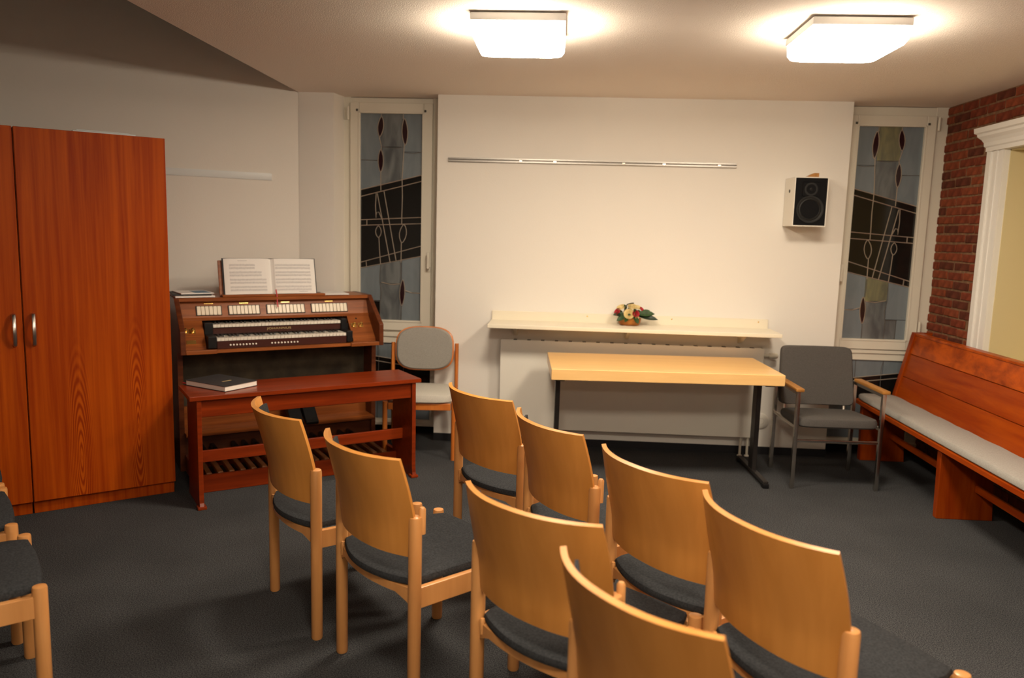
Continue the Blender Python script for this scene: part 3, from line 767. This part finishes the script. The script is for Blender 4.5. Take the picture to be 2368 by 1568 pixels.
# ---------------------------------------------------------------- grey padded chair by the window
gc = thing('padded_chair', 'light grey padded chair with rounded back beside the window', 'chair', (-.930, 5.34, 0), math.radians(5))
def rrect(w, h, n=2.8, k=32):
    out = []
    for i in range(k):
        a = 2*math.pi*i/k; c, s_ = math.cos(a), math.sin(a)
        out.append((w/2*math.copysign(abs(c)**(2/n), c), h/2*math.copysign(abs(s_)**(2/n), s_)))
    return out
def bkpt(p, dy):   # backrest plane leaning back, slightly curved
    x, zz = p; return (x, .155+.10*(zz-.70)+dy-.05*(x/.22)**2*.5+.012, zz)
ol = rrect(.418, .315, 3.2)
f = MB(); f.loft([[bkpt((x*k, .705+z_*k), dy) for x, z_ in ol] for k, dy in ((.93, .006), (1.0, .010), (1.0, .026), (.96, .032))]); f.build('back_frame', 'orangewood', gc)
f = MB(); f.loft([[bkpt((x*k, .708+z_*k), dy) for x, z_ in ol] for k, dy in ((.90, .010), (.945, .004), (.95, -.010), (.90, -.022), (.6, -.028))]); f.build('back_pad', 'greyfab', gc)
for sx in (-1, 1):
    f = MB(); f.tube([(sx*.226, .20, 0), (sx*.228, .185, .25), (sx*.228, .165, .45), (sx*.228, .17, .60), (sx*.228, .185, .745)], .019, 10, flat=(.75, 1.1)); f.build('leg', 'orangewood', gc)
    f = MB(); f.tube([(sx*.232, -.225, 0), (sx*.232, -.222, .40)], .017, 10); f.build('leg', 'orangewood', gc)
    f = MB(); f.box(sx*.222-.010, sx*.222+.010, -.22, .17, .345, .395, .004); f.build('side_rail', 'orangewood', gc)
f = MB(); f.box(-.21, .21, -.235, -.213, .345, .392, .005); f.build('front_rail', 'orangewood', gc)
f = MB(); f.box(-.22, .22, .165, .185, .345, .392, .004); f.build('rear_rail', 'orangewood', gc)
ol2 = [(x, y) for x, y in rrect(.46, .45, 4.5)]
f = MB(); f.loft([[(x*k*(1-.06*(y > 0)), -.03+y*k, zz) for x, y in ol2] for k, zz in ((.96, .396), (1, .404), (1, .432), (.97, .447), (.85, .455), (.4, .458))]); f.build('seat_pad', 'lightfab', gc)

# ---------------------------------------------------------------- radiator, shelf, flowers, speaker
rad = thing('radiator', 'long white panel radiator under the wall shelf', 'radiator', (0, 0, 0))
f = MB(); f.box(-.403, 1.454, 5.530, 5.538, .142, .788, .003, 1); f.box(-.403, 1.454, 5.592, 5.600, .142, .775, .003, 1); f.build('panel', 'rad', rad)
f = MB(); f.box(-.403, -.396, 5.536, 5.594, .142, .788); f.box(1.447, 1.454, 5.536, 5.594, .142, .788); f.build('side_cover', 'rad', rad)
f = MB(); f.box(-.396, 1.447, 5.54, 5.59, .772, .779)
f.build('top_grille', 'rad', rad)
for k in range(18):
    x = -.30+.0985*k
    MB().box(x-.012, x+.012, 5.532, 5.575, .779, .7895).build('grille_clip', 'black_metal', rad)
f = MB()
for k in range(30): f.box(-.36+.061*k, -.33+.061*k, 5.545, 5.585, .15, .77)
f.build('convector_fins', 'rad', rad, smooth=False)['kind'] = 'stuff'
for x in (0.0, 1.05): MB().box(x-.02, x+.02, 5.600, YB-.001, .25, .70).build('wall_bracket', 'rad', rad)
f = MB(); f.tube([(1.454, 5.565, .735), (1.50, 5.565, .735)], .012, 10); f.tube([(1.475, 5.565, .735), (1.475, 5.60, .735)], .010, 8); f.build('valve', 'plumb', rad)
f = MB(); f.lathe([(.018, 0), (.021, .008), (.021, .05), (.015, .058)], (1.50, 5.565, .735), 16, 'x'); f.build('thermostat_knob', 'plumb', rad)
for x in (1.338, 1.388):
    f = MB(); f.tube([(x, 5.56, 0), (x, 5.56, .145)], .0095, 10); f.lathe([(.0185, 0), (.0185, .006), (.012, .010)], (x, 5.56, 0), 14); f.build('pipe', 'plumb', rad)
sh = thing('wall_shelf', 'cream wall shelf with back board above the radiator', 'shelf', (0, 0, 0))
f = MB(); f.box(-.482, 1.508, 5.300, YB-.018, .894, .921, .006); f.build('shelf_board', 'cream', sh)
f = MB(); f.box(-.478, 1.488, YB-.018, YB, .894, .985, .003, 1); f.build('back_board', 'cream', sh)
for x in (.21, .81, 1.42):
    MB().lathe([(.005, 0), (.005, -.002), (.002, -.003)], (x, YB-.018, .965), 10, 'y').build('screw', 'brass', sh)
for x in (-.3, .5, 1.3):
    MB().prism([(YB-.001, .894), (5.45, .894), (5.45, .884), (YB-.02, .81), (YB-.001, .81)], 'x', x-.012, x+.012).build('bracket', 'cream', sh, smooth=False)

fb = thing('flower_basket', 'small basket of cream and red silk roses on the shelf', 'flowers', (.505, 5.535, .921), 0)
f = MB(); prof = [(.052, 0), (.060, .004), (.068, .02), (.070, .038), (.072, .052), (.066, .056), (.060, .050), (.05, .045)]
rings = []
for (rr_, hh) in prof: rings.append([(rr_*1.12*math.cos(2*math.pi*k/24), rr_*.85*math.sin(2*math.pi*k/24), hh) for k in range(24)])
f.loft(rings); f.build('basket', 'basket', fb)
def petal(mb, c, ax, ang, size, open_):
    # one cupped petal around axis ax at centre c
    ax = Vector(ax).normalized(); t = ax.cross(Vector((.3, .2, 1))).normalized() if abs(ax.z) < .95 else Vector((1, 0, 0))
    b = ax.cross(t)
    g = []
    for i in range(4):
        rowv = []
        for j in range(5):
            a = ang + (j-2)/2*.75; v = i/3
            rad_ = size*(.25+open_*math.sin(v*1.9)); hgt = size*(v*.95 - .25*v*v*open_ - .3)
            rowv.append(mb.bm.verts.new(Vector(c)+(t*math.cos(a)+b*math.sin(a))*rad_ + ax*hgt))
        g.append(rowv)
    for i in range(3):
        for j in range(4): mb.bm.faces.new((g[i][j], g[i+1][j], g[i+1][j+1], g[i][j+1]))
def rose(c, ax, size, mat):
    mb = MB()
    for layer, (n, op, s_) in enumerate(((3, .30, .85), (4, .55, .95), (5, .85, 1.0), (6, 1.1, .98))):
        for k in range(n): petal(mb, c, ax, 2*math.pi*k/n+layer*.6, size*s_, op)
    return mb.build('rose', mat, fb)
def leaf(c, d, length, width, mat, up=(.1, -1, .5)):
    d = Vector(d).normalized(); s_ = d.cross(Vector(up)).normalized(); n = s_.cross(d)
    mb = MB(); vs = []
    for k in range(6):
        t = k/5; wv = width*math.sin(math.pi*min(1, t*.92+.06))**.8*.5*(1 if k < 5 else .05)
        p = Vector(c)+d*length*t+n*(-.25*length*t*t)
        vs += [tuple(p-s_*wv+n*wv*.25), tuple(p), tuple(p+s_*wv+n*wv*.25)]
    fs = []
    for k in range(5):
        for q in range(2): fs.append((3*k+q, 3*k+3+q, 3*k+4+q, 3*k+1+q))
    mb.add(vs, fs)
    bmesh.ops.solidify(mb.bm, geom=list(mb.bm.faces), thickness=.0008)
    return mb.build('leaf', mat, fb)
rose((-.010, -.055, .083), (-.1, -1, .45), .030, 'rose_c'); rose((.014, -.010, .128), (.1, -.5, 1), .027, 'rose_c')
rose((-.062, .000, .120), (-.4, -.5, 1), .025, 'rose_c'); rose((.055, .012, .122), (.3, -.4, 1), .023, 'rose_c')
rose((-.088, -.020, .092), (-.8, -.6, .5), .021, 'rose_r'); rose((.036, -.060, .088), (.2, -1, .4), .020, 'rose_r'); rose((.082, .000, .112), (.7, -.4, .7), .017, 'rose_r')
rose((.045, -.066, .062), (.3, -1, 0), .010, 'rose_c')
rl = random.Random(5)
for (c, d, l_, w_, m_) in (((.05, -.03, .085), (1, -.15, .12), .12, .045, 'leaf'), ((.06, -.02, .07), (1, -.3, -.05), .135, .04, 'leaf_d'), ((.03, -.06, .065), (.35, -.75, -.55), .06, .034, 'leaf'),
                          ((-.04, -.055, .07), (-.75, -.6, -.35), .07, .036, 'leaf'), ((-.05, -.02, .085), (-1, -.3, -.1), .07, .03, 'leaf'), ((-.02, -.05, .06), (-.3, -.8, -.4), .05, .028, 'leaf'),
                          ((.07, -.01, .09), (.9, -.2, .35), .07, .03, 'leaf'), ((-.03, 0, .11), (-.2, -.5, .8), .04, .026, 'leaf'), ((0, .03, .09), (.1, .7, .6), .06, .03, 'leaf_d'),
                          ((-.05, .03, .08), (-.7, .5, .4), .06, .03, 'leaf'), ((.05, .04, .08), (.6, .6, .4), .06, .03, 'leaf'), ((.02, -.05, .10), (.1, -.6, .3), .045, .028, 'leaf'), ((-.065, -.045, .075), (-.5, -.9, .1), .05, .03, 'leaf_d')):
    leaf(c, d, l_, w_, m_)
f = MB(); f.lathe([(.054, .045), (.062, .06), (.055, .08), (.03, .1), (.002, .105)], seg=16); f.build('moss', 'leaf_d', fb)
f = MB(); f.tube([(-.04, -.02, .09), (-.038, -.025, .125), (-.022, -.03, .150), (.005, -.03, .158), (.022, -.03, .160)], .0042, 8, flat=(1, .8)); f.build('handle', 'twig', fb)

spk = thing('wall_speaker', 'white box loudspeaker with black front hung on the wall', 'speaker', (1.651, 5.40, 1.642))
f = MB(); Wd, Hd = .220, .325
f.box(-Wd/2, Wd/2, .008, .225, 0, Hd, .002, 1); f.box(-Wd/2, -Wd/2+.006, 0, .01, 0, Hd); f.box(Wd/2-.006, Wd/2, 0, .01, 0, Hd); f.box(-Wd/2+.006, Wd/2-.006, 0, .01, 0, .006); f.box(-Wd/2+.006, Wd/2-.006, 0, .01, Hd-.006, Hd)
f.build('cabinet', 'spk_white', spk, smooth=False)
MB().box(-Wd/2+.007, Wd/2-.007, .003, .009, .007, Hd-.007).build('baffle', 'spk_black', spk)
f = MB(); f.lathe([(.088, .004), (.090, -.002), (.080, -.003), (.074, .001), (.066, -.002), (.055, .012), (.030, .026), (.022, .024), (.012, .017), (.001, .015)], (0, -.002, .112), 32, 'y', cap=False); f.build('woofer', 'spk_cone', spk)
f = MB(); f.lathe([(.044, .004), (.044, .0), (.036, -.001), (.014, .004), (.010, -.002), (.001, -.005)], (0, .001, .245), 24, 'y', cap=False); f.build('tweeter', 'spk_cone', spk)
MB().box(-.058, .058, .001, .004, .198, .292, .004, 1).build('tweeter_plate', 'spk_black', spk)
MB().lathe([(.011, .0), (.011, -.003), (.006, -.004)], (-Wd/2, .11, .235), 14, 'x').build('side_socket', 'black', spk)
MB().box(-.05, .05, .225, .233, .10, .22).build('wall_mount', 'black_metal', spk)
wb = MB().prism([(-.045, 0), (.043, 0), (.043, .030), (.012, .030)], 'y', 0, .06, .001, 1).build('wood_block', 'armwood')
wb.location = (1.667, 5.45, 1.967); tag(wb, 'small wooden wedge on top of the loudspeaker', 'block')
f = thing('wall_socket', 'round white socket on the wall beside the table leg', 'socket', (1.49, YB, .245))
MB().lathe([(.058, 0), (.058, -.006), (.052, -.011), (.026, -.012)], seg=28, axis='y').build('cover_ring', 'rad', f)
MB().lathe([(.024, -.011), (.022, -.0125), (.020, -.004), (.001, -.003)], seg=20, axis='y').build('socket_well', 'leaf_d', f)

# ---------------------------------------------------------------- table
tb = thing('folding_table', 'beech-topped table with black T-shaped steel legs in front of the radiator', 'table', (.667, 5.085, 0), math.radians(3.2))
MB().box(-.715, .715, -.335, .335, .661, .731, .006).build('table_top', 'table', tb)
for sx in (-1, 1):
    x = sx*.655
    lg = MB().box(x-.015, x+.015, -.045, .045, .02, .655, .004, 1).build('leg', 'black_metal', tb)
    MB().box(x-.018, x+.018, -.29, .29, .018, .045, .006).build('foot_bar', 'black_metal', lg)
    for yy in (-.28, .28): MB().box(x-.020, x+.020, yy-.022, yy+.022, 0, .030, .006).build('rubber_foot', 'black', lg)
    MB().box(x-.03, x+.03, -.25, .25, .64, .661, .003, 1).build('top_bracket', 'black_metal', lg)
MB().box(-.64, .64, -.012, .012, .625, .655).build('cross_rail', 'black_metal', tb)

# ---------------------------------------------------------------- armchair
ac = thing('armchair', 'dark grey upholstered armchair with chrome tube frame and wooden armrests', 'chair', (1.76, 5.06, 0), math.radians(2))
T = .0125
for sx in (-1, 1):
    x = sx*.262
    f = MB(); f.box(x-T, x+T, -.19-T, -.19+T, 0, .622, .004); f.build('leg', 'chrome', ac)
    f = MB(); f.box(x-T, x+T, .25-T, .25+T, 0, .622, .004); f.build('leg', 'chrome', ac)
    f = MB(); f.box(x-T*.8, x+T*.8, -.18, .24, .598, .622, .003); f.box(x-T*.8, x+T*.8, -.18, .24, .385, .405, .003); f.build('side_rail', 'chrome', ac)
    f = MB(); f.box(x-.026, x+.026, -.225, .21, .622, .645, .007); f.build('armrest', 'armwood', ac)
f = MB(); f.box(-.25, .25, -.197, -.183, .300, .318, .003); f.box(-.25, .25, .243, .257, .36, .38, .003); f.build('cross_rail', 'chrome', ac)
ol3 = rrect(.496, .47, 7)
f = MB(); f.loft([[(x*k, .005+y*k, zz+.03*(-y/.47)) for x, y in ol3] for k, zz in ((.96, .385), (1, .395), (1, .425), (.975, .440), (.9, .446), (.5, .448))]); f.build('seat', 'armfab', ac)
def abk(x, zz, dy): return (x, .235+dy+.20*(zz-.45)-.02*(x/.25)**2, zz)
ol4 = rrect(.484, .385, 13, 56)
f = MB(); f.loft([[abk(x*k*(1-.03*(z_/.19)), .648+z_*k, dy) for x, z_ in ol4] for k, dy in ((.96, .026), (1, .018), (1, -.014), (.97, -.024), (.5, -.028))]); f.build('backrest', 'armfab', ac)
for sx in (-1, 1):
    f = MB(); f.tube([abk(sx*.20, .40, .03), abk(sx*.20, .70, .034)], .010, 8); f.build('back_support', 'chrome', ac)

# ---------------------------------------------------------------- pew
PY0, PY1 = 2.30, 5.68
pw = thing('church_pew', 'long orange-brown wooden pew with pale cushion along the brick wall', 'pew', (0, 0, 0))
def bx_(zz): return 2.425+(zz-.46)*.215
f = MB(); f.prism([(2.175, .432), (2.162, .425), (2.160, .402), (2.170, .395), (2.46, .395), (2.46, .432)], 'y', PY0, PY1); f.build('seat_board', 'pew', pw)
for (z0, z1, mt) in ((.440, .610, 'pew'), (.613, .772, 'pew'), (.775, .915, 'pew_top')):
    f = MB(); th = .026 if z0 < .7 else .030
    f.prism([(bx_(z0), z0), (bx_(z1), z1), (bx_(z1)+th, z1), (bx_(z0)+th, z0)], 'y', PY0, PY1-.05, .003, 1); f.build('back_board', mt, pw)
f = MB(); f.prism([(bx_(.905)-.006, .905), (bx_(.905)+.05, .905), (bx_(.905)+.05, .922), (bx_(.905)-.006, .922)], 'y', PY0, PY1-.05, .004); f.build('top_rail', 'pew_top', pw)
for yy in (PY1-.05, PY0-.05):
    f = MB(); f.prism([(bx_(.43)-.012, .43), (bx_(.92)-.012, .925), (bx_(.92)+.115, .925), (bx_(.43)+.07, .43), (2.50, 0), (2.44, 0)], 'y', yy, yy+.05, .004); f.build('end_stile', 'pew_v', pw)
for yy in (4.42, 5.58, 3.0):
    f = MB(); f.prism([(2.189, 0), (2.180, .395), (2.47, .395), (2.50, 0)], 'y', yy, yy+.045, .003, 1); f.build('support_panel', 'pew_v', pw)
for (y0, y1) in ((4.465, 5.58), (3.045, 4.42)):
    MB().box(2.385, 2.405, y0, y1, .165, .205, .003, 1).build('stretcher', 'pew', pw)
cu = MB(); prof = [(2.172, .433), (2.164, .440), (2.163, .462), (2.172, .474), (2.20, .479), (2.40, .478), (2.416, .470), (2.418, .434)]
n = 40; rings = []
for k in range(n+1):
    yy = PY0+.01+(PY1-PY0-.03)*k/n; kk = 1 if 0 < k < n else .9
    rings.append([(2.29+(x-2.29)*kk, yy, .4325+(z_-.4325)*kk + (.002*math.sin(k*1.7) if z_ > .46 else 0)) for x, z_ in prof])
cu.loft(rings)
cu = cu.build('pew_cushion', 'pewpad'); tag(cu, 'long pale grey-blue cushion lying on the pew seat', 'cushion')

# ---------------------------------------------------------------- beech stacking chairs
def make_chair(peg):
    r = thing('stacking_chair', '', 'chair')
    for sx in (-1, 1):
        f = MB(); f.lathe([(.019, 0), (.0215, .006), (.0215, .654), (.0195, .662), (.014, .665)], (sx*.238, 0, 0), 16); f.build('rear_leg', 'beech', r)
        f = MB(); f.lathe([(.019, 0), (.0215, .006), (.0215, .448), (.0195, .455), (.014, .457)], (sx*.238, .425, 0), 16); f.build('front_leg', 'beech', r)
        f = MB(); f.box(sx*.238-.011, sx*.238+.011, .012, .414, .358, .428, .004); f.build('side_rail', 'beech', r)
    f = MB(); f.box(-.228, .228, .419, .441, .368, .430, .004); f.build('front_rail', 'beech', r)
    def rear(u, v):
        x = -.232+.464*u; q = (x/.232)**2
        lo = .352+.046*min(1, max(0, (1-abs(x)/.232)/.3))**.6
        return (x, -.045*(1-q)+.004, lo+(.424-lo)*v)
    f = MB(); f.shell(rear, 20, 1, .018); f.build('rear_rail', 'beech', r)
    # upholstered seat
    out = []
    for k in range(13):
        t = -1+2*k/12; out.append((t*.212, -.062*(1-t*t)-.002))
    out += [(.222, .03), (.224, .20), (.222, .39), (.205, .437), (.10, .446), (0, .448), (-.10, .446), (-.205, .437), (-.222, .39), (-.224, .20), (-.222, .03)]
    cx, cy = 0, .19
    f = MB(); f.loft([[(cx+(x-cx)*k, cy+(y-cy)*k, zz) for x, y in out] for k, zz in ((.95, .424), (.99, .428), (1.0, .438), (.985, .449), (.95, .454), (.6, .455), (.25, .453))]); f.build('seat', 'seat', r)
    # bent plywood back
    def hw(t):
        z_ = .528+.328*t
        return .239+.005*math.sin(math.pi*min(1, max(0, (z_-.60)/.256))) - .005*max(0, (z_-.60)/.256)**2
    def back(u, v, inset=0, dy=0):
        s_ = -1+2*u; h = hw(v)-inset; x = s_*h; z_ = .528+inset+(.328-2*inset)*v
        y = .004 - .068*(1-(s_*s_)**1.15)*(1+.15*v) - .060*max(0, (z_-.60)/.256)**1.25 + .006*(v < .2)*(1-v/.2)
        return (x, y+dy, z_)
    f = MB(); f.shell(lambda u, v: back(u, v), 18, 12, .015); f.build('backrest', 'beech_ply', r, ang=.9)
    f = MB(); f.shell(lambda u, v: back(u, v, .026, .0115), 18, 10, .009); f.build('back_pad', 'seat', r, ang=.9)
    f = MB(); f.lathe([(.008, 0), (.009, .04), (.006, .047)], (-.206, -.012, .392), 10); f.build('linking_peg', 'beech', r)
    if peg:
        f = MB(); f.lathe([(.0115, 0), (.0115, .080), (.007, .086)], (.243, .022, .605), 12); f.build('back_peg', 'beech', r)
    return r
ch0 = make_chair(True); ch1 = make_chair(False); used_ = set()
CH = [  # rear-post midpoint, direction of the rear line (deg), label
    (-1.022, 2.934, -51, 'beech chair with dark seat nearest the organ bench, far end of left row', False),
    (-.587, 2.495, -46.1, 'beech chair of the left row with its whole dark seat in view', True),
    (-.020, 2.012, -39.2, 'large beech chair third from the organ bench in the left row', True),
    (.216, 1.533, -52.9, 'closest beech chair at the bottom edge, only the top of its back visible', True),
    (-.288, 3.390, -48.7, 'beech chair farthest back, left of the table, first of the right row', True),
    (.028, 2.901, -58.6, 'beech chair second in the right row, overlapping the far-back chair', True),
    (.353, 2.418, -53.3, 'beech chair third in the right row, below the table', True),
    (.588, 1.957, -61.1, 'large beech chair nearest the pew, near end of the right row', False),
    (-2.011, 2.056, -50, 'beech chair at the lower left edge with front leg fully shown', False),
    (-2.425, 2.505, -50, 'beech chair at the left edge behind the lower left one', False),
    (-2.778, 2.918, -50, 'beech chair at the left edge closest to the wardrobe, barely visible', False)]
for i, (x, y, d, lab, pg) in enumerate(CH):
    src = ch0 if pg else ch1
    o = copy_tree(src) if pg in used_ else src
    used_.add(pg)
    o.location = (x, y, 0); o.rotation_euler = (0, 0, math.radians(d)); o['label'] = lab; o['group'] = 'beech stacking chairs'

# put each thing's origin at its own base
def rebase(root, loc):
    loc = Vector(loc); root.location = loc
    for ch in root.children: ch.location = Vector(ch.location) - loc
rebase(rad, (.525, 5.565, 0)); rebase(sh, (.51, 5.5, .894)); rebase(pw, (2.35, 4.0, 0))
